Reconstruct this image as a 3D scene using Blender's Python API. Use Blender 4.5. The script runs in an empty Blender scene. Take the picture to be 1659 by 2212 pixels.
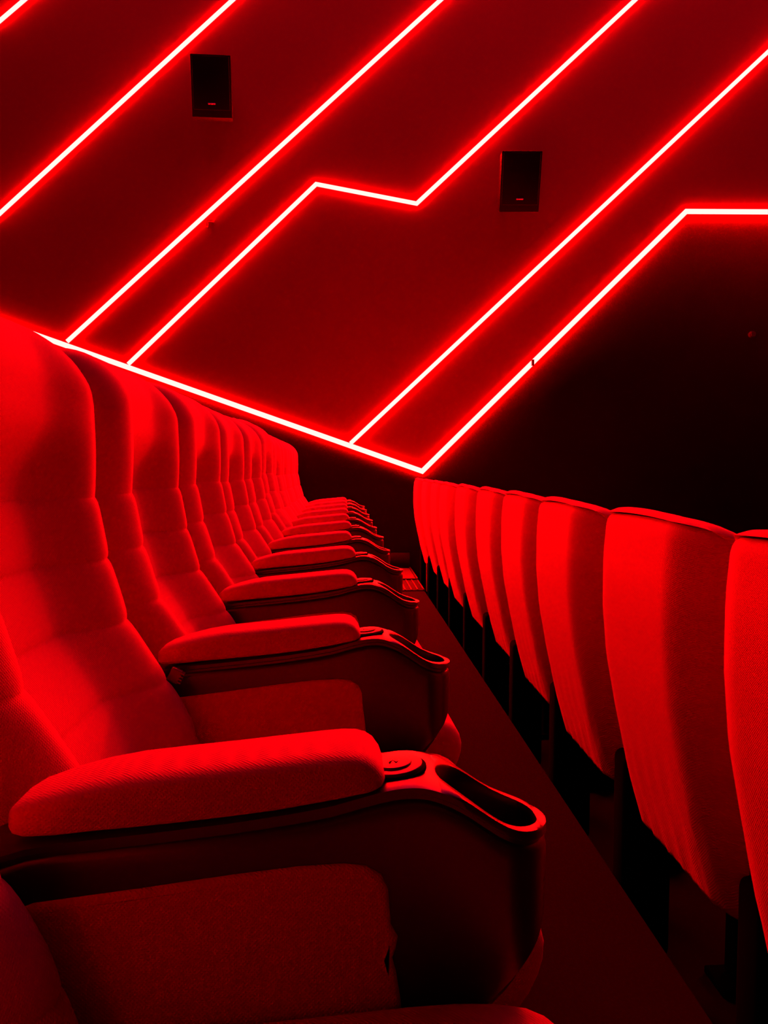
import bpy, bmesh, math, random
from mathutils import Vector, Matrix
import numpy as np
random.seed(4)
S = bpy.context.scene
COL = S.collection

# ------------------------------------------------------------------ camera, world, exposure
W_, H_, F_ = 1659.0, 2212.0, 1660.0
YAW, PITCH, CZ = .05404, .05731, .98          # turned a little right of the row, tipped a little down
cam_d = bpy.data.cameras.new('camera')
cam_d.sensor_fit = 'HORIZONTAL'; cam_d.sensor_width = 36.0; cam_d.lens = 36.0*F_/W_
cam_d.clip_start = .02; cam_d.clip_end = 60
cam = bpy.data.objects.new('camera', cam_d); COL.objects.link(cam)
cam.location = (0, 0, CZ)
cam.rotation_euler = (math.pi/2-PITCH, 0, -YAW)
S.camera = cam

wd = bpy.data.worlds.new('world'); S.world = wd; wd.use_nodes = True
wd.node_tree.nodes['Background'].inputs[0].default_value = (.02, 0, 0, 1)
wd.node_tree.nodes['Background'].inputs[1].default_value = .5
S.view_settings.view_transform = 'Standard'
S.view_settings.look = 'None'
S.view_settings.exposure = 0.0
S.view_settings.gamma = 1.0
S.view_settings.use_curve_mapping = False
S.cycles.use_denoising = True
S.cycles.max_bounces = 8
S.cycles.diffuse_bounces = 5
S.cycles.sample_clamp_indirect = 6.0

STRIP_EMIT = (740.0, .97, .87)                 # colour of the light strips: blown out to cream, lights everything red
STRIP_GAIN = 1.0
FILL_GAIN = .006

# ------------------------------------------------------------------ materials
def mat(name, col, rough=.6, spec=.5, sheen=0, sheen_r=.4, sheen_tint=(1, .3, .4), weave=0, wscale=900, noise=0, nscale=30, coat=0, metal=0):
    m = bpy.data.materials.new(name); m.use_nodes = True
    nt = m.node_tree; N = nt.nodes; L = nt.links
    b = N['Principled BSDF']
    b.inputs['Base Color'].default_value = (*col, 1)
    b.inputs['Roughness'].default_value = rough
    b.inputs['Specular IOR Level'].default_value = spec
    b.inputs['Metallic'].default_value = metal
    b.inputs['Sheen Weight'].default_value = sheen
    b.inputs['Sheen Roughness'].default_value = sheen_r
    b.inputs['Sheen Tint'].default_value = (*sheen_tint, 1)
    b.inputs['Coat Weight'].default_value = coat
    b.inputs['Coat Roughness'].default_value = .25
    tc = N.new('ShaderNodeTexCoord')
    if noise:
        no = N.new('ShaderNodeTexNoise'); no.inputs['Scale'].default_value = nscale; no.inputs['Detail'].default_value = 4
        L.new(tc.outputs['Object'], no.inputs['Vector'])
        mx = N.new('ShaderNodeMix'); mx.data_type = 'RGBA'
        mx.inputs[6].default_value = (*[c*(1-noise) for c in col], 1)
        mx.inputs[7].default_value = (*[min(1, c*(1+noise)) for c in col], 1)
        L.new(no.outputs['Fac'], mx.inputs[0]); L.new(mx.outputs[2], b.inputs['Base Color'])
    if weave:
        w1 = N.new('ShaderNodeTexWave'); w1.wave_type = 'BANDS'; w1.bands_direction = 'DIAGONAL'
        w1.inputs['Scale'].default_value = wscale/6.28; w1.inputs['Distortion'].default_value = .6
        w1.inputs['Detail'].default_value = 0
        mp = N.new('ShaderNodeMapping'); mp.inputs['Scale'].default_value = (1, 1, -1)
        w2 = N.new('ShaderNodeTexWave'); w2.wave_type = 'BANDS'; w2.bands_direction = 'DIAGONAL'
        w2.inputs['Scale'].default_value = wscale/6.28; w2.inputs['Distortion'].default_value = .6
        w2.inputs['Detail'].default_value = 0
        L.new(tc.outputs['Object'], w1.inputs['Vector']); L.new(tc.outputs['Object'], mp.inputs['Vector'])
        L.new(mp.outputs[0], w2.inputs['Vector'])
        ad = N.new('ShaderNodeMath'); ad.operation = 'MULTIPLY'
        L.new(w1.outputs['Fac'], ad.inputs[0]); L.new(w2.outputs['Fac'], ad.inputs[1])
        bp = N.new('ShaderNodeBump'); bp.inputs['Strength'].default_value = weave; bp.inputs['Distance'].default_value = .0006
        L.new(ad.outputs[0], bp.inputs['Height']); L.new(bp.outputs[0], b.inputs['Normal'])
    return m

def emat(name, col, gain):
    m = bpy.data.materials.new(name); m.use_nodes = True
    nt = m.node_tree; nt.nodes.remove(nt.nodes['Principled BSDF'])
    e = nt.nodes.new('ShaderNodeEmission'); e.inputs[0].default_value = (*col, 1); e.inputs[1].default_value = gain
    nt.links.new(e.outputs[0], nt.nodes['Material Output'].inputs[0])
    return m

FAB = mat('red_fabric', (.50, .012, .13), rough=.8, spec=.15, sheen=.5, weave=.75, wscale=1000, noise=.07, nscale=9)
FABP = mat('red_fabric_side', (.58, .010, .03), rough=.85, spec=.1, sheen=.1, weave=.8, wscale=1000, noise=.06, nscale=12)
PLA = mat('black_plastic', (.007, .0015, .003), rough=.33, spec=.65)
PLD = mat('black_plastic_disc', (.06, .006, .008), rough=.35, spec=.7)
DARK = mat('black_frame', (.0012, .0004, .0004), rough=.95, spec=.02)
CARPET = mat('dark_carpet', (.016, .002, .002), rough=.95, spec=.05, noise=.4, nscale=140)
WRED = mat('red_wall_panel', (.44, .008, .02), rough=.9, spec=.1, noise=.05, nscale=3)
WDARK = mat('black_wall_cloth', (.022, .002, .002), rough=.95, spec=.05, noise=.1, nscale=8)
CEIL = mat('dark_ceiling', (.02, .002, .002), rough=.95, spec=.05, noise=.1, nscale=5)
METAL = mat('ribbed_metal', (.12, .03, .03), rough=.45, metal=1.0)
BADGE = mat('silver_badge', (.75, .5, .5), rough=.3, metal=.3)
SPK = mat('speaker_black', (.008, .001, .001), rough=.9, spec=.05)
STRIP = emat('light_strip_glow', STRIP_EMIT, STRIP_GAIN)
FILL_STRIP = emat('added_fill_glow_behind', STRIP_EMIT, FILL_GAIN)  # glow of the added strips behind the camera
BRASS = mat('ribbed_plastic', (.14, .02, .02), rough=.35, spec=.6)

# ------------------------------------------------------------------ helpers
def tag(o, label=None, cat=None, group=None, kind=None):
    if label: o['label'] = label
    if cat: o['category'] = cat
    if group: o['group'] = group
    if kind: o['kind'] = kind
    return o

def mesh_obj(name, verts, faces, m, parent=None, smooth=True, angle=None):
    me = bpy.data.meshes.new(name); me.from_pydata([tuple(v) for v in verts], [], faces); me.update()
    bm = bmesh.new(); bm.from_mesh(me)
    bmesh.ops.remove_doubles(bm, verts=bm.verts, dist=1e-6)
    bmesh.ops.recalc_face_normals(bm, faces=bm.faces)
    if angle is not None:
        for e in bm.edges:
            if len(e.link_faces) == 2 and e.calc_face_angle(0) > angle: e.smooth = False
    bm.to_mesh(me); bm.free()
    me.polygons.foreach_set('use_smooth', [smooth]*len(me.polygons))
    me.materials.append(m)
    o = bpy.data.objects.new(name, me); COL.objects.link(o)
    if parent: o.parent = parent
    return o

def bm_obj(name, bm, m, parent=None, smooth=True, angle=.6):
    bmesh.ops.recalc_face_normals(bm, faces=bm.faces)
    for e in bm.edges:
        if len(e.link_faces) == 2 and e.calc_face_angle(0) > angle: e.smooth = False
    me = bpy.data.meshes.new(name); bm.to_mesh(me); bm.free()
    me.polygons.foreach_set('use_smooth', [smooth]*len(me.polygons))
    me.materials.append(m)
    o = bpy.data.objects.new(name, me); COL.objects.link(o)
    if parent: o.parent = parent
    return o

def add_box(bm, x0, x1, y0, y1, z0, z1, bev=0, seg=3):
    r = bmesh.ops.create_cube(bm, size=1.0)
    vs = r['verts']
    for v in vs:
        v.co = Vector(((x0+x1)/2+v.co.x*(x1-x0), (y0+y1)/2+v.co.y*(y1-y0), (z0+z1)/2+v.co.z*(z1-z0)))
    if bev:
        es = list({e for v in vs for e in v.link_edges})
        bmesh.ops.bevel(bm, geom=es, offset=bev, segments=seg, profile=.5, affect='EDGES')
    return bm

def box(name, x0, x1, y0, y1, z0, z1, m, parent=None, bev=0, seg=3):
    bm = bmesh.new(); add_box(bm, x0, x1, y0, y1, z0, z1, bev, seg)
    return bm_obj(name, bm, m, parent)

def add_cyl(bm, c, r, h, axis='Z', seg=32, r2=None):
    R = {'Z': Matrix(), 'X': Matrix.Rotation(math.pi/2, 4, 'Y'), 'Y': Matrix.Rotation(math.pi/2, 4, 'X')}[axis]
    bmesh.ops.create_cone(bm, cap_ends=True, segments=seg, radius1=r, radius2=r if r2 is None else r2, depth=h,
                          matrix=Matrix.Translation(c) @ R)

def empty(name, loc, rz=0):
    o = bpy.data.objects.new(name, None); COL.objects.link(o); o.location = loc; o.rotation_euler = (0, 0, rz)
    o.empty_display_size = .1
    return o

def copy_tree(o, parent=None):
    c = o.copy(); COL.objects.link(c); c.parent = parent
    for ch in list(o.children): copy_tree(ch, c)
    return c

def ray(px, py):
    r = (px-W_/2)/F_; u = (H_/2-py)/F_
    cp, sp, cw, sw = math.cos(PITCH), math.sin(PITCH), math.cos(YAW), math.sin(YAW)
    g = cp+u*sp; z = -sp+u*cp
    return Vector((r*cw+g*sw, -r*sw+g*cw, z))

def on_wall(px, py, y):
    d = ray(px, py); t = y/d.y
    return (d.x*t, CZ+d.z*t)

def interp(x, xs, ys): return float(np.interp(x, xs, ys))
def sstep(t): t = max(0., min(1., t)); return t*t*(3-2*t)

# ------------------------------------------------------------------ the hall
WY = 7.40            # side wall the camera looks at
STEP = .312          # rise of one tier
ROW = 1.162          # distance between rows
EDGE = .650          # front edge of the tier the camera stands on
RY = -7.6            # side wall behind the camera
X0, X1 = -5.6, 9.0
CEILZ = 7.2
def structure(o): o['kind'] = 'structure'; return o

structure(box('wall_left', X0, X1, WY+.03, WY+.2, -3.0, CEILZ, WDARK))
structure(box('wall_right', X0, X1, RY-.2, RY, -3.0, CEILZ, WDARK))
structure(box('wall_back', X0-.2, X0, RY, WY+.2, -3.0, CEILZ, WDARK))
structure(box('wall_front', X1, X1+.2, RY, WY+.2, -3.0, CEILZ, WDARK))
structure(box('ceiling', X0, X1, RY, WY+.2, CEILZ, CEILZ+.2, CEIL))
# stepped floor, one solid slab
vs, fs = [], []
prof = []
n_up, n_dn = 4, 6
x = EDGE-ROW*n_up; z = STEP*n_up
pts = [(X0, z)]
for k in range(n_up+n_dn):
    xe = EDGE+(k-n_up)*ROW
    zt = STEP*(n_up-k)
    pts += [(xe, zt), (xe, zt-STEP)]
pts += [(X1, STEP*(n_up-(n_up+n_dn)))]
poly = pts+[(X1, -3.0), (X0, -3.0)]
bm = bmesh.new()
a = [bm.verts.new((p[0], RY, p[1])) for p in poly]
b = [bm.verts.new((p[0], WY+.03, p[1])) for p in poly]
for i in range(len(poly)):
    j = (i+1) % len(poly); bm.faces.new((a[i], a[j], b[j], b[i]))
bm.faces.new(a); bm.faces.new(b[::-1])
structure(bm_obj('floor', bm, CARPET, smooth=False))
structure(box('baseboard_left', EDGE-ROW+.02, EDGE, WY-.0, WY+.03, 0, .155, mat('baseboard_dark', (.022, .002, .002), rough=.7, spec=.1)))

# ---- red field of the wall, bounded by the light strips
def wall_xy(p): return on_wall(p[0], p[1], WY)
LOW = [(-1400, 198.5), (912, 1018)]
def line_at(px, a, b): t = (px-a[0])/(b[0]-a[0]); return (px, a[1]+t*(b[1]-a[1]))
A7, B7 = (275, 793), (912, 1018)
left_low = line_at(-430, A7, B7)
S6 = [(912, 1018), (1482, 457), (2450, 462)]
red = [left_low, (912, 1018), (1482, 457), (2450, 462)]
rp = [wall_xy(p) for p in red]
rp[0] = (X0+.02, rp[0][1]+(X0+.02-rp[0][0])*(rp[1][1]-rp[0][1])/(rp[1][0]-rp[0][0]))
rp[-1] = (X1-.02, rp[-1][1])
rp += [(X1-.02, CEILZ-.01), (X0+.02, CEILZ-.01)]
bm = bmesh.new()
a = [bm.verts.new((p[0], WY, p[1])) for p in rp]
b = [bm.verts.new((p[0], WY+.03, p[1])) for p in rp]
for i in range(len(rp)):
    j = (i+1) % len(rp); bm.faces.new((a[i], a[j], b[j], b[i]))
bm.faces.new(a); bm.faces.new(b[::-1])
structure(bm_obj('trim_1', bm, WRED, smooth=False))

def strip(pxs, label, width=.052, group='light strips set into the red wall'):
    """A continuous light bar with mitred corners standing 2 cm proud of the wall."""
    P = [Vector(wall_xy(p)) if not isinstance(p, Vector) else p for p in pxs]
    return strip_pts(P, label, width, group, WY, -1, STRIP)

def strip_pts(P, label, width, group, y, sgn, m, th=.006):
    L, R = [], []
    n = len(P)
    for i in range(n):
        if i == 0: d0 = d1 = (P[1]-P[0]).normalized()
        elif i == n-1: d0 = d1 = (P[-1]-P[-2]).normalized()
        else: d0 = (P[i]-P[i-1]).normalized(); d1 = (P[i+1]-P[i]).normalized()
        n0 = Vector((-d0.y, d0.x)); n1 = Vector((-d1.y, d1.x))
        mt = (n0+n1).normalized(); k = width/2/max(.3, mt.dot(n0))
        L.append(P[i]+mt*k); R.append(P[i]-mt*k)
    vs, fs = [], []
    for i in range(n):
        for q in (L[i], R[i]):
            pass
        vs += [(L[i].x, y, L[i].y), (L[i].x, y+sgn*th, L[i].y), (R[i].x, y+sgn*th, R[i].y), (R[i].x, y, R[i].y)]
    for i in range(n-1):
        o = i*4
        for k in range(4): fs.append((o+k, o+(k+1) % 4, o+4+(k+1) % 4, o+4+k))
    fs += [(0, 1, 2, 3), (n*4-4, n*4-3, n*4-2, n*4-1)]
    o = mesh_obj('light_strip', vs, fs, m, smooth=False)
    return tag(o, label, 'light strip', group)

corner6 = wall_xy((912, 1018))
strip([left_low, (912, 1018), (1482, 457), (2450, 462)], 'longest glowing strip, framing the low edge of the red field above the seats', .047)
strip([(757, 958), (1659, 112), (1930, -142)], 'straight diagonal strip rising to the right edge, just above the lower framing strip', .038)
strip([(277, 787), (683, 398), (900, 440), (1372, 0), (1560, -175)], 'kinked strip with a step in its middle, between the two wall speakers', .038)
strip([(145, 738), (952, 0), (1150, -181)], 'straight diagonal strip passing right of the left wall speaker', .038)
strip([(-420, 378), (-2, 463), (503, 0), (700, -181)], 'diagonal strip left of the left wall speaker, reaching the left edge of the picture', .038)
strip([(-420, -38), (-2, 47), (53, 0), (250, -168)], 'short piece of strip in the top left corner of the wall', .038)
# the same pattern carries on along the wall out of the frame, over the upper tiers
# ---- strips added on the opposite wall, unseen behind the camera, for faint fill light
for k, (xa, za) in enumerate([(-4.0, 1.9), (-1.6, 1.3), (.6, .7)]):
    P = [Vector((xa, za)), Vector((xa+3.4, za+3.3)), Vector((xa+4.6, za+3.1)), Vector((xa+6.6, za+5.2))]
    strip_pts([p for p in P], 'added fill light strip on the wall behind the camera, the %s of three' % ['highest', 'middle', 'lowest'][k], .05, 'added fill light strips of the wall behind the camera', RY+.002, 1, FILL_STRIP)

# ---- ceiling strips added out of view to throw pinkish light on the tops
CEIL_FILL = emat('added_fill_glow_ceiling', (420.0, 7.0, 110.0), .07)
def ceil_fill_strip(P, label, width=.06, th=.02):
    z = CEILZ-.002
    vs, fs = [], []
    a, b = Vector(P[0]), Vector(P[1]); d = (b-a).normalized(); nn = Vector((-d.y, d.x))*width/2
    for q in (a, b):
        vs += [(q.x+nn.x, q.y+nn.y, z), (q.x+nn.x, q.y+nn.y, z-th), (q.x-nn.x, q.y-nn.y, z-th), (q.x-nn.x, q.y-nn.y, z)]
    for k in range(4): fs.append((k, (k+1) % 4, 4+(k+1) % 4, 4+k))
    fs += [(0, 1, 2, 3), (4, 5, 6, 7)]
    o = mesh_obj('light_strip', vs, fs, CEIL_FILL, smooth=False)
    tag(o, label, 'light strip', 'added fill light strips on the ceiling')
CEIL_FILL_STRIPS = [((-2.6, 7.3), (-1.6, 3.4)), ((.2, 7.3), (1.2, 3.4)), ((3.0, 7.3), (4.0, 3.4)), ((5.6, 7.3), (6.6, 3.4))]
for q, P in zip(['over the upper tiers', 'over the rows in view', 'over the rows further down', 'nearest the screen'], CEIL_FILL_STRIPS):
    ceil_fill_strip(P, 'added diagonal fill light strip on the dark ceiling, the one '+q)

# ------------------------------------------------------------------ seat
ZC = [.40, .526, .59, .622, .673, .746, .839, .933, 1.02, 1.10, 1.20, 1.25]
XC = [-.205, -.210, -.232, -.248, -.278, -.325, -.353, -.370, -.371, -.374, -.390, -.405]
ZR = [.38, .426, .53, .648, .762, .876, .99, 1.10, 1.215, 1.26]
XR = [-.428, -.437, -.468, -.499, -.524, -.546, -.556, -.556, -.546, -.540]
SEAMS = [.36, .490, .56, .65, .745, .84, .935]
def hw_f(z): return .246+(.283-.246)*sstep((z-.68)/.12)
def hw_r(z): return .250+(.286-.250)*sstep((z-.50)/.35)
def ztop(y): return 1.207-.022*(y/.283)**2-.078*abs(y/.283)**5
def ztop_r(y): return 1.196-.012*(y/.286)**2-.020*abs(y/.286)**8
ZB0 = .492
def cover_x(u, z, t):
    hw = hw_r(z); a = abs(u)*hw
    X = interp(z, ZR, XR)-.006
    k = max(0., (a-.155)/(hw-.155))
    low = sstep((z-.5)/.35)
    X += (.035+.030*low)*k**1.5
    X += (.006+.014*low)*(1-math.sqrt(max(0., 1-max(0., (abs(u)-.9)/.1)**2)))
    X += .014*(1-math.sqrt(max(0., 1-max(0., (t-.965)/.035)**2)))
    return X
def puff(z, seams):
    for a, b in zip(seams[:-1], seams[1:]):
        if a <= z <= b:
            s = (z-a)/(b-a); return 1-abs(2*s-1)**7
    return 1.0

def front_x(y, z, u, v_edge, seams, amp):
    c = interp(z, ZC, XC)
    head = sstep((z-.95)/.08)
    a = abs(y)
    rec = -(.068-.040*sstep((z-.955)/.10))*(1-sstep((a-.085)/(.105)))
    if a > .195:
        t = min(1., (a-.195)/(abs(y/u)-.195)) if u else 0
    else: t = 0
    e = min(1., math.sqrt(t*t+v_edge*v_edge))
    drop = .115*(1-math.sqrt(max(0., 1-e*e)))
    pf = amp*(puff(z, seams)-1)*(1-.35*e)
    return c+rec+pf-drop

def us_grid():
    u = [0, .07, .14, .2, .26, .32, .38, .44, .5, .56, .62, .67, .72, .77, .82, .87, .91, .945, .97, .988, 1.0]
    return [-q for q in u[:0:-1]]+u

def front_part(name, z0, z1, nz, seams, is_head, parent):
    us = us_grid(); vs, fs = [], []
    nu = len(us)
    if is_head: tt = [1-(1-k/nz)**1.7 for k in range(nz+1)]
    else:
        tt = []
        for a, b in zip(seams[:-1], seams[1:]):
            if b <= z0+1e-6: continue
            for q in (0, .03, .09, .2, .35, .5, .65, .8, .91, .97): tt.append((a+q*(b-a)-z0)/(z1-z0))
        tt = [t for t in tt if t >= -1e-6]+[1.0]
    rows = len(tt)
    for t in tt:
        for u in us:
            zt = z1
            if is_head: zt = ztop(u*.283)
            z = z0+t*(zt-z0)
            hw = hw_f(z)
            y = u*hw
            ve = 0
            if is_head: ve = max(0., (z-(zt-.10))/.10)
            X = front_x(y, z, u, ve, seams, .0048)
            vs.append((X, y, z))
    for i in range(rows-1):
        for j in range(nu-1):
            o = i*nu+j; fs.append((o, o+1, o+nu+1, o+nu))
    # side wrap towards the rear cover
    loop = [i*nu for i in range(rows)]
    if is_head: loop += [(rows-1)*nu+j for j in range(1, nu)]
    else: loop = loop
    def side(loop):
        base = [vs[i] for i in loop]
        prev = loop
        tgt = []
        zt_f = ztop(.283)
        for ii, (X, y, z) in zip(loop, base):
            top = is_head and (ii//nu == rows-1) and 0 < ii % nu < nu-1
            if top:
                u = us[ii % nu]; zr = ztop_r(u*.286)
                tgt.append((cover_x(u, zr, .9)+.002, u*(hw_r(zr)-.002), zr+.004))
            else:
                zr = z
                if is_head: zr = .935+(z-.935)/(zt_f-.935)*(ztop_r(.286)-.935)
                sgn = -1 if y < 0 else 1
                tt_ = (zr-ZB0)/(ztop_r(.286)-ZB0)
                tgt.append((cover_x(1., zr, min(1., tt_))+.004, sgn*(hw_r(zr)-.002), zr))
        for q in (.3, .6, .85, 1.0):
            cur = []
            for (X, y, z), (xr, yr, zr) in zip(base, tgt):
                out = .008*math.sin(math.pi*q)
                up = is_head and z > 1.14
                ny = 0 if abs(y) < .25 and up else math.copysign(1, y)
                cur.append((X+(xr-X)*q, y+(yr-y)*q+out*.5*ny, z+(zr-z)*q+(out if up else 0)))
            idx = list(range(len(vs), len(vs)+len(cur))); vs.extend(cur)
            for k in range(len(idx)-1): fs.append((prev[k], prev[k+1], idx[k+1], idx[k]))
            prev = idx
    if is_head:
        loop = [i*nu for i in range(rows)]+[(rows-1)*nu+j for j in range(1, nu)]+[i*nu+nu-1 for i in range(rows-2, -1, -1)]
        side(loop)
    else:
        side([i*nu for i in range(rows)]); side([i*nu+nu-1 for i in range(rows)])
    return mesh_obj(name, vs, fs, FAB, parent)

def rear_cover(parent):
    us = us_grid(); vs, fs = [], []; nu = len(us)
    tt = [0, .015, .04, .08, .14]+[.2+.74*k/16 for k in range(17)]+[.955, .97, .983, .993, 1.0]
    z0 = ZB0
    for t in tt:
        for u in us:
            zt = ztop_r(u*.286)
            z = z0+t*(zt-z0)
            hw = hw_r(z); y = u*hw
            X = cover_x(u, z, t)
            # slack wrinkles in the cloth towards the foot of the cover
            wz = sstep((.85-z)/.3)
            X += wz*.0016*math.sin(y*95+z*13)*math.sin(z*21+y*6)+wz*.001*math.sin(y*170-z*9)
            vs.append((X, y, z))
    for i in range(len(tt)-1):
        for j in range(nu-1):
            o = i*nu+j; fs.append((o, o+1, o+nu+1, o+nu))
    # bottom return to the front
    base = list(range(nu)); cur = []
    for i in base:
        X, y, z = vs[i]; cur.append((X+.12, y*.98, z+.004))
    idx = list(range(len(vs), len(vs)+nu)); vs.extend(cur)
    for k in range(nu-1): fs.append((base[k], base[k+1], idx[k+1], idx[k]))
    return mesh_obj('back_cover', vs, fs, FAB, parent)

def smooth_loop(P):
    n = len(P); out = []
    for i in range(n):
        a, b, c = Vector(P[i-1]), Vector(P[i]), Vector(P[(i+1) % n])
        if (a-b).length > .12 or (c-b).length > .12: out.append(tuple(b)); continue
        out.append(tuple(a*.15+b*.7+c*.15))
    return out
def inset_loop(P, d):
    n = len(P); out = []
    for i in range(n):
        a, b, c = Vector(P[i-1]), Vector(P[i]), Vector(P[(i+1) % n])
        d0, d1 = (b-a).normalized(), (c-b).normalized()
        n0, n1 = Vector((d0.y, -d0.x)), Vector((d1.y, -d1.x))
        m = (n0+n1).normalized(); out.append(tuple(b+m*d/max(.5, m.dot(n0))))
    return out
def make_seat():
    r = empty('cinema_seat', (0, 0, 0))
    front_part('headrest', .935, 1.24, 22, [.935, 1.5], True, r)
    front_part('backrest', .490, .935, 0, SEAMS, False, r)
    rear_cover(r)
    # cushion: rounded block with a full nose
    P = [(-.30, .492), (-.15, .509), (0, .520), (.06, .5245), (.105, .526), (.145, .5245), (.170, .520), (.186, .512), (.197, .502), (.204, .491), (.2075, .477),
         (.2065, .461), (.202, .445), (.193, .425), (.18, .405), (.16, .39), (-.3, .37)]
    P = smooth_loop(P)
    vs, fs = [], []; n = len(P); rows = []
    R_ = .034
    for k in range(8):
        a = math.pi/2*k/7; rows.append((-.2435+R_*(1-math.sin(a)), R_*(1-math.cos(a))))
    rows = [(-.2435+R_*(1-math.cos(math.pi/2*k/7)), R_*(1-math.sin(math.pi/2*k/7))) for k in range(8)]
    rows += [(y, 0) for y in (-.15, -.08, 0, .08, .15)]
    rows += [(-y, i) for (y, i) in rows[:8][::-1]]
    for (y, ins) in rows:
        for q in inset_loop(P, ins): vs.append((q[0]-.012*(y/.2435)*sstep((q[0]-.02)/.12), y, q[1]+.004*(1-(y/.2435)**2)-.002*y/.2435))
    for i in range(len(rows)-1):
        for k in range(n): fs.append((i*n+k, i*n+(k+1) % n, (i+1)*n+(k+1) % n, (i+1)*n+k))
    fs += [tuple(range(n)), tuple((len(rows)-1)*n+k for k in range(n))]
    mesh_obj('cushion', vs, fs, FAB, r, angle=1.3)
    box('seat_pan', -.26, .15, -.225, .225, .335, .39, DARK, r, bev=.012)
    return r

# ------------------------------------------------------------------ armrest
DX = [-.47, -.44, -.33, -.29, -.256, -.177, -.097, -.017, .034, .06, .08, .10, .118, .13, .145, .16, .19]
DZ = [.545, .585, .636, .652, .659, .666, .674, .685, .699, .703, .700, .691, .680, .670, .661, .655, .651]
BX = [-.50, -.30, 0, .05, .10, .137, .166, .178, .186, .19]
BZ = [.40, .34, .36, .41, .46, .499, .528, .541, .556, .575]
HX, HL, HWD = .1335, .0475, .0375
def w_arm(x):
    if x > .145: return math.sqrt(max(0., .045**2-(x-.145)**2))
    if x < -.42: return .043*math.sqrt(max(.05, 1-((-.42-x)/.055)**2))
    return .045
def make_frame(parent):
    xs = set(np.linspace(-.47, -.42, 5))|set(np.linspace(-.42, .02, 16))|set(np.linspace(.025, .085, 13))
    xs |= {HX-HL*math.cos(math.pi*k/22) for k in range(23)}
    xs |= {.145+.045*math.sin(math.pi/2*k/14) for k in range(15)}
    xs = sorted(xs); ys = [xs[0]]
    for q in xs[1:]:
        if q-ys[-1] > 2e-4: ys.append(q)
    xs = ys; n = len(xs)
    def dz(x): return sum(interp(x+q, DX, DZ) for q in (-.014, -.009, -.004, 0, .004, .009, .014))/7
    vs, fs = [], []
    def hy(x):
        t = (x-HX)/HL
        return HWD*math.sqrt(max(0., 1-t*t)) if abs(t) < 1 else 0.
    # deck strips, near (-) and far (+)
    for s in (-1, 1):
        rows = []
        for x in xs:
            w = w_arm(x); h = min(hy(x), max(0., w-.002)); z = dz(x)
            lip = .0012*min(1., h/.02)
            row = []
            for q, dzz in ((0, -.0015*min(1., h/.02)), (.12, lip), (.5, lip+.0004), (.88, lip*.7), (1, -.0015)):
                row.append((x, s*(h+(w-h)*q), z+dzz))
            rows.append(row)
        o = len(vs)
        for row in rows: vs.extend(row)
        for i in range(n-1):
            for j in range(4):
                k = o+i*5+j; fs.append((k, k+1, k+6, k+5))
        # hole wall
        hx = [i for i, x in enumerate(xs) if abs(x-HX) <= HL+1e-6]
        prev = [o+i*5 for i in hx]
        for d in (.01, .04, .075):
            cur = []
            for i in hx:
                x = xs[i]; h = min(hy(x), max(0., w_arm(x)-.002))
                sc = 1-.10*d/.075
                cur.append((HX+(x-HX)*sc, s*h*sc, dz(x)*(1-d/.075)+.60*(d/.075)-.0*d))
            idx = list(range(len(vs), len(vs)+len(cur))); vs.extend(cur)
            for k in range(len(idx)-1): fs.append((prev[k], prev[k+1], idx[k+1], idx[k]))
            prev = idx
        c = len(vs); vs.append((HX, 0, .60))
        for k in range(len(prev)-1): fs.append((prev[k], prev[k+1], c))
    # outer skin
    loop = [(x, -1) for x in xs]+[(x, 1) for x in xs[-2::-1]]
    rings = [(-.0015, 0, 0), (-.007, 0, 0), (-.009, .0045, 0), (-.013, .0045, 0), (-.0155, .0015, 0), (-.020, .0005, 0), (-.03, .0, 0), (0, .001, 1), (0, .008, 2)]
    prev = None; first = None
    for dzr, ins, bot in rings:
        cur = []
        for x, s in loop:
            w = w_arm(x); k = max(0., (w-ins))
            xx = x if x < .145 else .145+(x-.145)*(1-ins/.045)
            if w > 0 and x > .145: k = w*(1-ins/.045)
            z = dz(x)+dzr
            if bot == 1: z = interp(x, BX, BZ)+.01
            if bot == 2: z = interp(x, BX, BZ)
            cur.append((xx, s*k, z))
        idx = list(range(len(vs), len(vs)+len(cur))); vs.extend(cur)
        if prev:
            m = len(idx)
            for q in range(m): fs.append((prev[q], prev[(q+1) % m], idx[(q+1) % m], idx[q]))
        prev = idx
    # underside
    m = len(prev); half = len(xs)
    for i in range(half-1):
        a, b_ = prev[i], prev[i+1]
        c_, d_ = prev[(m-1-i) if True else 0], prev[(m-2-i)]
        if i == 0: c_ = prev[m-1]
        fs.append((a, b_, d_, c_) if len({a, b_, c_, d_}) == 4 else (a, b_, c_))
    return mesh_obj('frame', vs, fs, PLA, parent, angle=.7)

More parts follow.
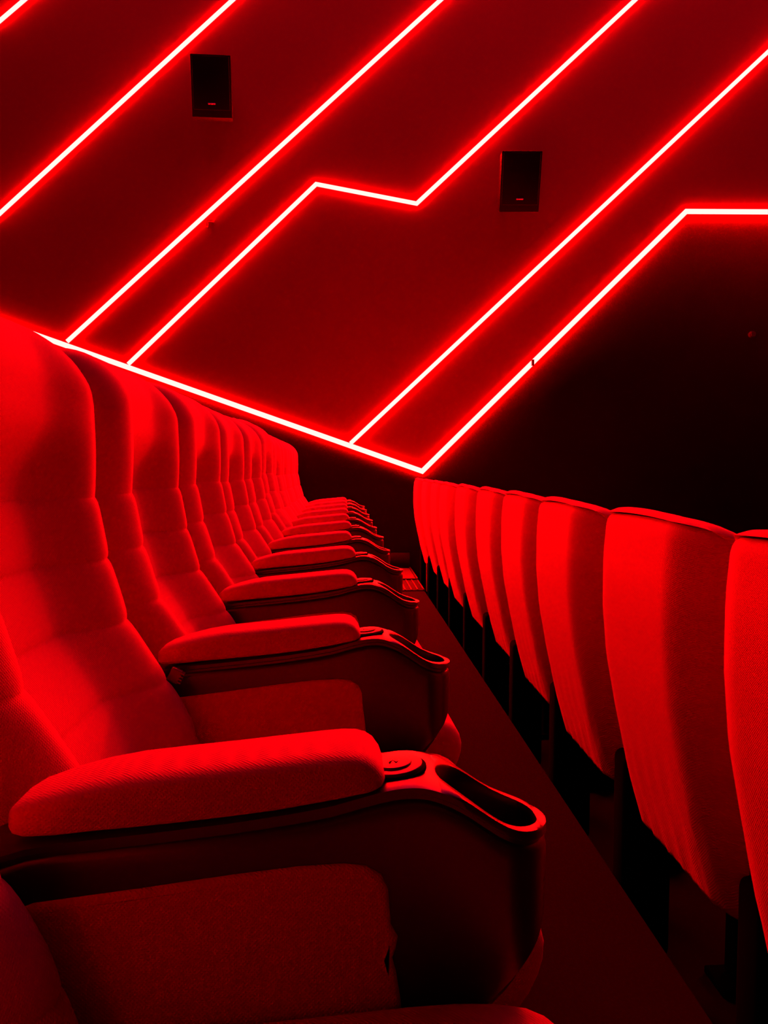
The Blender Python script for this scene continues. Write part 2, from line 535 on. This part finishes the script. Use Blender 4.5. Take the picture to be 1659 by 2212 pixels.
def make_pad(parent):
    X = [-.300, -.297, -.290, -.278, -.25, -.22, -.187, -.14, -.10, -.06, -.017, .0, .012, .021, .028, .034, .0375]
    T = [.668, .676, .683, .6895, .6985, .706, .7115, .716, .7195, .7235, .7275, .7285, .728, .7255, .721, .713, .704]
    B = [.661, .6585, .6575, .658, .6605, .664, .6665, .6705, .6745, .679, .686, .689, .6915, .693, .695, .697, .699]
    Wd = [.004, .018, .029, .038, .044, .0465, .0475, .048, .048, .048, .048, .048, .0475, .0465, .044, .038, .026]
    vs, fs = [], []; n = 28
    for x, t, b_, w in zip(X, T, B, Wd):
        c = b_+(t-b_)*.38
        for k in range(n):
            a = 2*math.pi*k/n; ca, sa = math.cos(a), math.sin(a)
            y = w*math.copysign(abs(ca)**.42, ca)
            z = c+(t-c)*abs(sa)**.55 if sa >= 0 else c-(c-b_)*abs(sa)**.5
            vs.append((x, y, z))
    m = len(X)
    for i in range(m-1):
        for k in range(n):
            a = i*n+k; b2 = i*n+(k+1) % n; fs.append((a, b2, b2+n, a+n))
    fs.append(tuple(range(n))); fs.append(tuple((m-1)*n+k for k in range(n-1, -1, -1)))
    o = mesh_obj('armrest_pad', vs, fs, FAB, parent)
    return o

def make_side_pad(s, parent, wavy=0):
    out = [(-.30, .50), (-.285, .60), (-.266, .607), (-.178, .617), (-.098, .627), (-.04, .633), (0, .6345), (.020, .632), (.033, .624), (.039, .610),
           (.041, .585), (.044, .560), (.047, .535), (.050, .51), (.054, .47), (.057, .44), (-.30, .44)]
    if wavy: out[10:13] = [(.0405, .590), (.0415, .578), (.0475, .567), (.0455, .556), (.0425, .548), (.046, .535)]
    bm = bmesh.new()
    y0, y1 = s*.0445, s*.0505
    def ring(y, ins):
        return [bm.verts.new((q[0], y, q[1])) for q in inset_loop(out, ins)]
    rs = [ring(s*.040, 0), ring(s*.0462, 0), ring(s*.0492, .0025), ring(s*.0505, .007)]
    n = len(out)
    for a, b_ in zip(rs[:-1], rs[1:]):
        for i in range(n): bm.faces.new((a[i], a[(i+1) % n], b_[(i+1) % n], b_[i]))
    bm.faces.new(rs[-1])
    bmesh.ops.triangulate(bm, faces=[f for f in bm.faces if len(f.verts) > 4])
    return bm_obj('side_pad', bm, FABP, parent, angle=.9)

def make_armrest(wavy=0):
    r = empty('armrest', (0, 0, 0))
    make_frame(r)
    make_pad(r)
    make_side_pad(-1, r, wavy); make_side_pad(1, r, 0)
    if not wavy:                                           # slim trim ahead of the red side pad, in three lengths
        for z0_, z1_, xx in ((.598, .606, .046), (.560, .594, .049), (.505, .555, .053)):
            box('trim_strip', xx-.0015, xx+.002, -.043, -.038, z0_, z1_, METAL, r)
    # round cap beside the pad
    def deck(x): return interp(x, DX, DZ)
    cx = .0475; tilt = math.atan2(deck(.07)-deck(.03), .04)
    def disc(name, R, z0, z1, m, par, hole=None):
        bm = bmesh.new()
        add_cyl(bm, (0, 0, (z0+z1)/2), R, z1-z0, seg=48)
        es = [e for e in bm.edges if all(v.co.z > (z0+z1)/2 for v in e.verts)]
        bmesh.ops.bevel(bm, geom=es, offset=min(.0012, (z1-z0)*.4), segments=3, profile=.5, affect='EDGES')
        bmesh.ops.transform(bm, matrix=Matrix.Translation((cx, 0, deck(cx))) @ Matrix.Rotation(-tilt, 4, 'Y'), verts=bm.verts)
        return bm_obj(name, bm, m, par, angle=.8)
    disc('recess_ring', .0300, -.002, .0014, DARK, r)
    d = disc('round_cap', .0265, -.001, .0042, PLD, r)
    d2 = disc('cap_button', .0165, .002, .0062, PLD, d)
    bm = bmesh.new()                                       # zigzag mark on the button
    for (xa, ya, xb, yb) in ((-.005, -.0045, -.0015, .0045), (-.0015, .0045, .0015, -.0045), (.0015, -.0045, .005, .0045)):
        dvec = Vector((xb-xa, yb-ya)); L = dvec.length; mid = Vector(((xa+xb)/2, (ya+yb)/2))
        rr = bmesh.ops.create_cube(bm, size=1.0, matrix=Matrix.Translation((cx+mid.x, mid.y, deck(cx)+.0064)) @ Matrix.Rotation(math.atan2(dvec.y, dvec.x), 4, 'Z') @ Matrix.Diagonal((L, .0013, .0006, 1)))
    bm_obj('button_mark', bm, PLA, d)
    # legs carrying the arm down to the floor
    bm = bmesh.new(); add_box(bm, -.20, -.03, -.03, .03, .02, .38, .01)
    bm_obj('pedestal', bm, DARK, r)
    box('rear_bracket', -.490, -.37, -.045, .045, .10, .60, DARK, r, bev=.02, seg=4)
    box('foot_plate', -.24, .02, -.05, .05, 0, .02, DARK, r, bev=.004)
    return r

seat0 = make_seat()
arm0 = make_armrest(1)
arm1 = make_armrest(0)

ORD = ['first', 'second', 'third', 'fourth', 'fifth', 'sixth', 'seventh', 'eighth', 'ninth', 'tenth', 'eleventh']
# ---- row on the left
PITCH_L = .59
YA = lambda j: .700+PITCH_L*j
off = {0: (0, 0), 1: (-.008, .001), 2: (-.001, .008), 3: (.005, -.005), 4: (0, -.004), 5: (.006, -.004)}
lab_seat = ['nearest red seat, only its dark cushion and back edge showing at the lower left',
            'large red seat at the left edge, its tall back cut off by the frame']
for k in range(11):
    o = seat0 if k == 0 else copy_tree(seat0)
    dx, dz = off.get(k, (0, 0))
    o.location = (dx*.6+random.uniform(-.003, .003)*(k > 1), YA(k)-PITCH_L/2, {6: .018, 3: .004}.get(k, 0))
    if k >= 2:
        lab = 'tall red seat of the left row, %s from the camera' % ORD[k]
        if k == 10: lab = 'farthest tall red seat of the left row, beside the dark wall'
    else: lab = lab_seat[k]
    tag(o, lab, 'seat', 'tall red seats of the left row')
for j in range(11):
    o = arm0 if j == 0 else (arm1 if j == 1 else copy_tree(arm1))
    dx, dz = off.get(j, (0, 0))
    o.location = (dx, YA(j), max(dz, 0)*0)
    if j == 0: lab = 'nearest armrest, large in the foreground, with a red pad and a black cup holder'
    elif j == 10: lab = 'farthest armrest of the left row, against the dark wall'
    else: lab = 'red-padded black armrest with a cup holder, %s from the camera' % ORD[j]
    tag(o, lab, 'armrest', 'armrests of the left row')

# ---- row in front, one tier down, seen from behind
offb = [-.044, -.022, -.020, -.002, .006, -.002, -.010, .004, .004, -.002]
for j in range(10):
    o = copy_tree(seat0)
    o.location = (ROW+offb[j], .905+.6*j, -STEP)
    if j == 0: lab = 'red seat back cut off by the right edge of the picture'
    elif j == 1: lab = 'largest whole red seat back in the row in front, with puckered cloth low down'
    elif j == 9: lab = 'farthest red seat back of the row in front, below the corner of the light strip'
    else: lab = 'smooth red seat back in the row in front, %s from the right edge' % ORD[j]
    tag(o, lab, 'seat', 'seat backs of the row in front')
for j in range(10):
    o = copy_tree(arm1)
    o.location = (ROW, 1.205+.6*j, -STEP)
    tag(o, 'black armrest column low between the seat backs of the row in front', 'armrest', 'armrests of the row in front')

# ------------------------------------------------------------------ small seat hardware: ribbed bracket beside the second back
bm = bmesh.new()
add_box(bm, -.292, -.262, -.008, .008, -.018, .018, .004)
for q in range(4): add_box(bm, -.266+.0, -.2555, -.0085, .0085, -.014+q*.008, -.0095+q*.008, .001)
o = bm_obj('recliner_bracket', bm, BRASS)
bmesh_rot = Matrix.Rotation(.45, 4, 'Y')
o.data.transform(Matrix.Translation((.275, 0, 0))); o.data.transform(bmesh_rot @ Matrix.Scale(.62, 4))
o.location = (-.264, 1.215, .652)
tag(o, 'small ribbed bracket at the foot of the large left seat back, behind the second armrest', 'bracket')

# ------------------------------------------------------------------ wall speakers
def speaker(px0, py0, px1, py1, tilt, yaw, label, bright):
    yF = WY-.34
    xa, za = on_wall(px0, py0, yF); xb, zb = on_wall(px1, py1, yF)
    w, h = abs(xb-xa), abs(zb-za); cx, cz = (xa+xb)/2, (za+zb)/2
    r = empty('wall_speaker', (cx, WY, cz))
    bm = bmesh.new()
    D = .20
    v = []
    for (y, sx, sz) in ((-D, 1, 1), (0, .92, .93)):
        for (a, b_) in ((-1, -1), (1, -1), (1, 1), (-1, 1)):
            v.append(bm.verts.new((a*w/2*sx, y, b_*h/2*sz)))
    bm.faces.new(v[:4]); bm.faces.new(v[4:][::-1])
    for i in range(4): bm.faces.new((v[i], v[(i+1) % 4], v[4+(i+1) % 4], v[4+i]))
    bmesh.ops.bevel(bm, geom=bm.edges[:], offset=.008, segments=2, profile=.5, affect='EDGES')
    R = Matrix.Translation((0, -.34+D, 0)) @ Matrix.Rotation(yaw, 4, 'Z') @ Matrix.Rotation(tilt, 4, 'X')
    bmesh.ops.transform(bm, matrix=R, verts=bm.verts)
    bm_obj('cabinet', bm, SPK, r)
    bm = bmesh.new(); add_box(bm, -w/2+.015, w/2-.015, -D-.008, -D+.002, -h/2+.06, h/2-.015, .006)
    bmesh.ops.transform(bm, matrix=R, verts=bm.verts)
    g = bm_obj('grille', bm, SPK, r)
    bm = bmesh.new()
    for q in range(3): add_box(bm, -.032+q*.022, -.014+q*.022, -D-.014, -D-.006, -h/2+.105, -h/2+.118, .003)
    add_box(bm, -.033, .033, -D-.011, -D-.006, -h/2+.107, -h/2+.116, .001)
    bmesh.ops.transform(bm, matrix=R, verts=bm.verts)
    bm_obj('badge', bm, BADGE, r)['label'] = 'small pale badge low on the speaker front'
    bm = bmesh.new(); add_box(bm, -.05, .05, -.015, 0, -.09, .09, .003); add_box(bm, -.025, .025, -.16, -.01, -.02, .02, .003)
    bm_obj('wall_bracket', bm, DARK, r)
    tag(r, label, 'speaker', 'black speakers on the red wall')
    return r
speaker(410, 111, 499, 242, .18, .03, 'black wall speaker at the upper left, between two diagonal light strips', 0)
speaker(1085, 314, 1170, 441, .30, -.05, 'black wall speaker right of the kinked light strip', 1)

# ------------------------------------------------------------------ small things on the wall
x, z = on_wall(456, 483, WY)
bm = bmesh.new(); add_box(bm, -.035, .03, -.03, 0, .015, .03, .003); add_box(bm, -.04, -.025, -.03, 0, -.035, .03, .003)
o = bm_obj('wall_hook', bm, WRED); o.location = (x, WY, z)
tag(o, 'small bent hook on the red wall between two diagonal light strips', 'hook')
x, z = on_wall(1622, 723, WY+.03)
bm = bmesh.new(); add_cyl(bm, (0, -.02, 0), .03, .04, 'Y', 24); add_cyl(bm, (0, -.045, 0), .022, .012, 'Y', 24)
o = bm_obj('wall_sensor', bm, BRASS); o.location = (x, WY+.03, z)
tag(o, 'tiny round sensor on the dark wall at the right edge', 'sensor')
x, z = on_wall(1150, 784, WY)
bm = bmesh.new(); add_box(bm, -.012, .012, -.03, 0, -.03, .03, .003)
o = bm_obj('cable_clip', bm, BRASS); o.location = (x, WY, z)
tag(o, 'small clip holding the long framing strip where it climbs right', 'clip')

# ------------------------------------------------------------------ aisle at the far end of the row
r = empty('stair_nosing', (.50, 6.05, 0))
bm = bmesh.new(); add_box(bm, -.20, .155, 0, .55, 0, .008, .002); bm_obj('plate', bm, mat('nosing_plate', (.015, .002, .002), rough=.7, spec=.1), r)
for q in range(7):
    x = -.16+q*.05
    bm = bmesh.new(); add_box(bm, x, x+.012, .01, .54, .008, .015, .002); bm_obj('rib', bm, METAL, r)
tag(r, 'ribbed metal tread plate on the floor at the far end of the row', 'tread plate')
r = empty('stair_nosing', (.34, 6.66, 0))
bm = bmesh.new(); add_box(bm, -.12, .10, 0, .70, 0, .012, .002); bm_obj('plate', bm, bpy.data.materials['nosing_plate'], r)
for q in range(4):
    x = -.10+q*.05
    bm = bmesh.new(); add_box(bm, x, x+.01, .01, .69, .012, .019, .002); bm_obj('rib', bm, METAL, r)
tag(r, 'narrow ribbed tread plate by the wall, behind the wider one', 'tread plate')
o = box('carpet_mat', .445, .64, 6.66, 7.36, 0, .014, mat('red_carpet', (.05, .004, .004), rough=.95, noise=.2, nscale=120), bev=.003)
tag(o, 'plain red carpet piece on the aisle floor beside the wall', 'mat')
o = box('edge_strip', .642, .656, 6.62, 7.38, 0, .022, METAL, bev=.003)
tag(o, 'thin bright metal strip along the edge of the aisle carpet', 'edge strip')
bm = bmesh.new(); add_box(bm, .662, .674, 6.02, 6.035, 0, .23, .002); add_box(bm, .674, .76, 6.02, 6.03, 0, .21, .002)
o = bm_obj('upright_strip', bm, mat('painted_edge', (.55, .03, .06), rough=.5))
tag(o, 'thin upright metal edge strip standing at the end of the floor edge', 'edge strip')
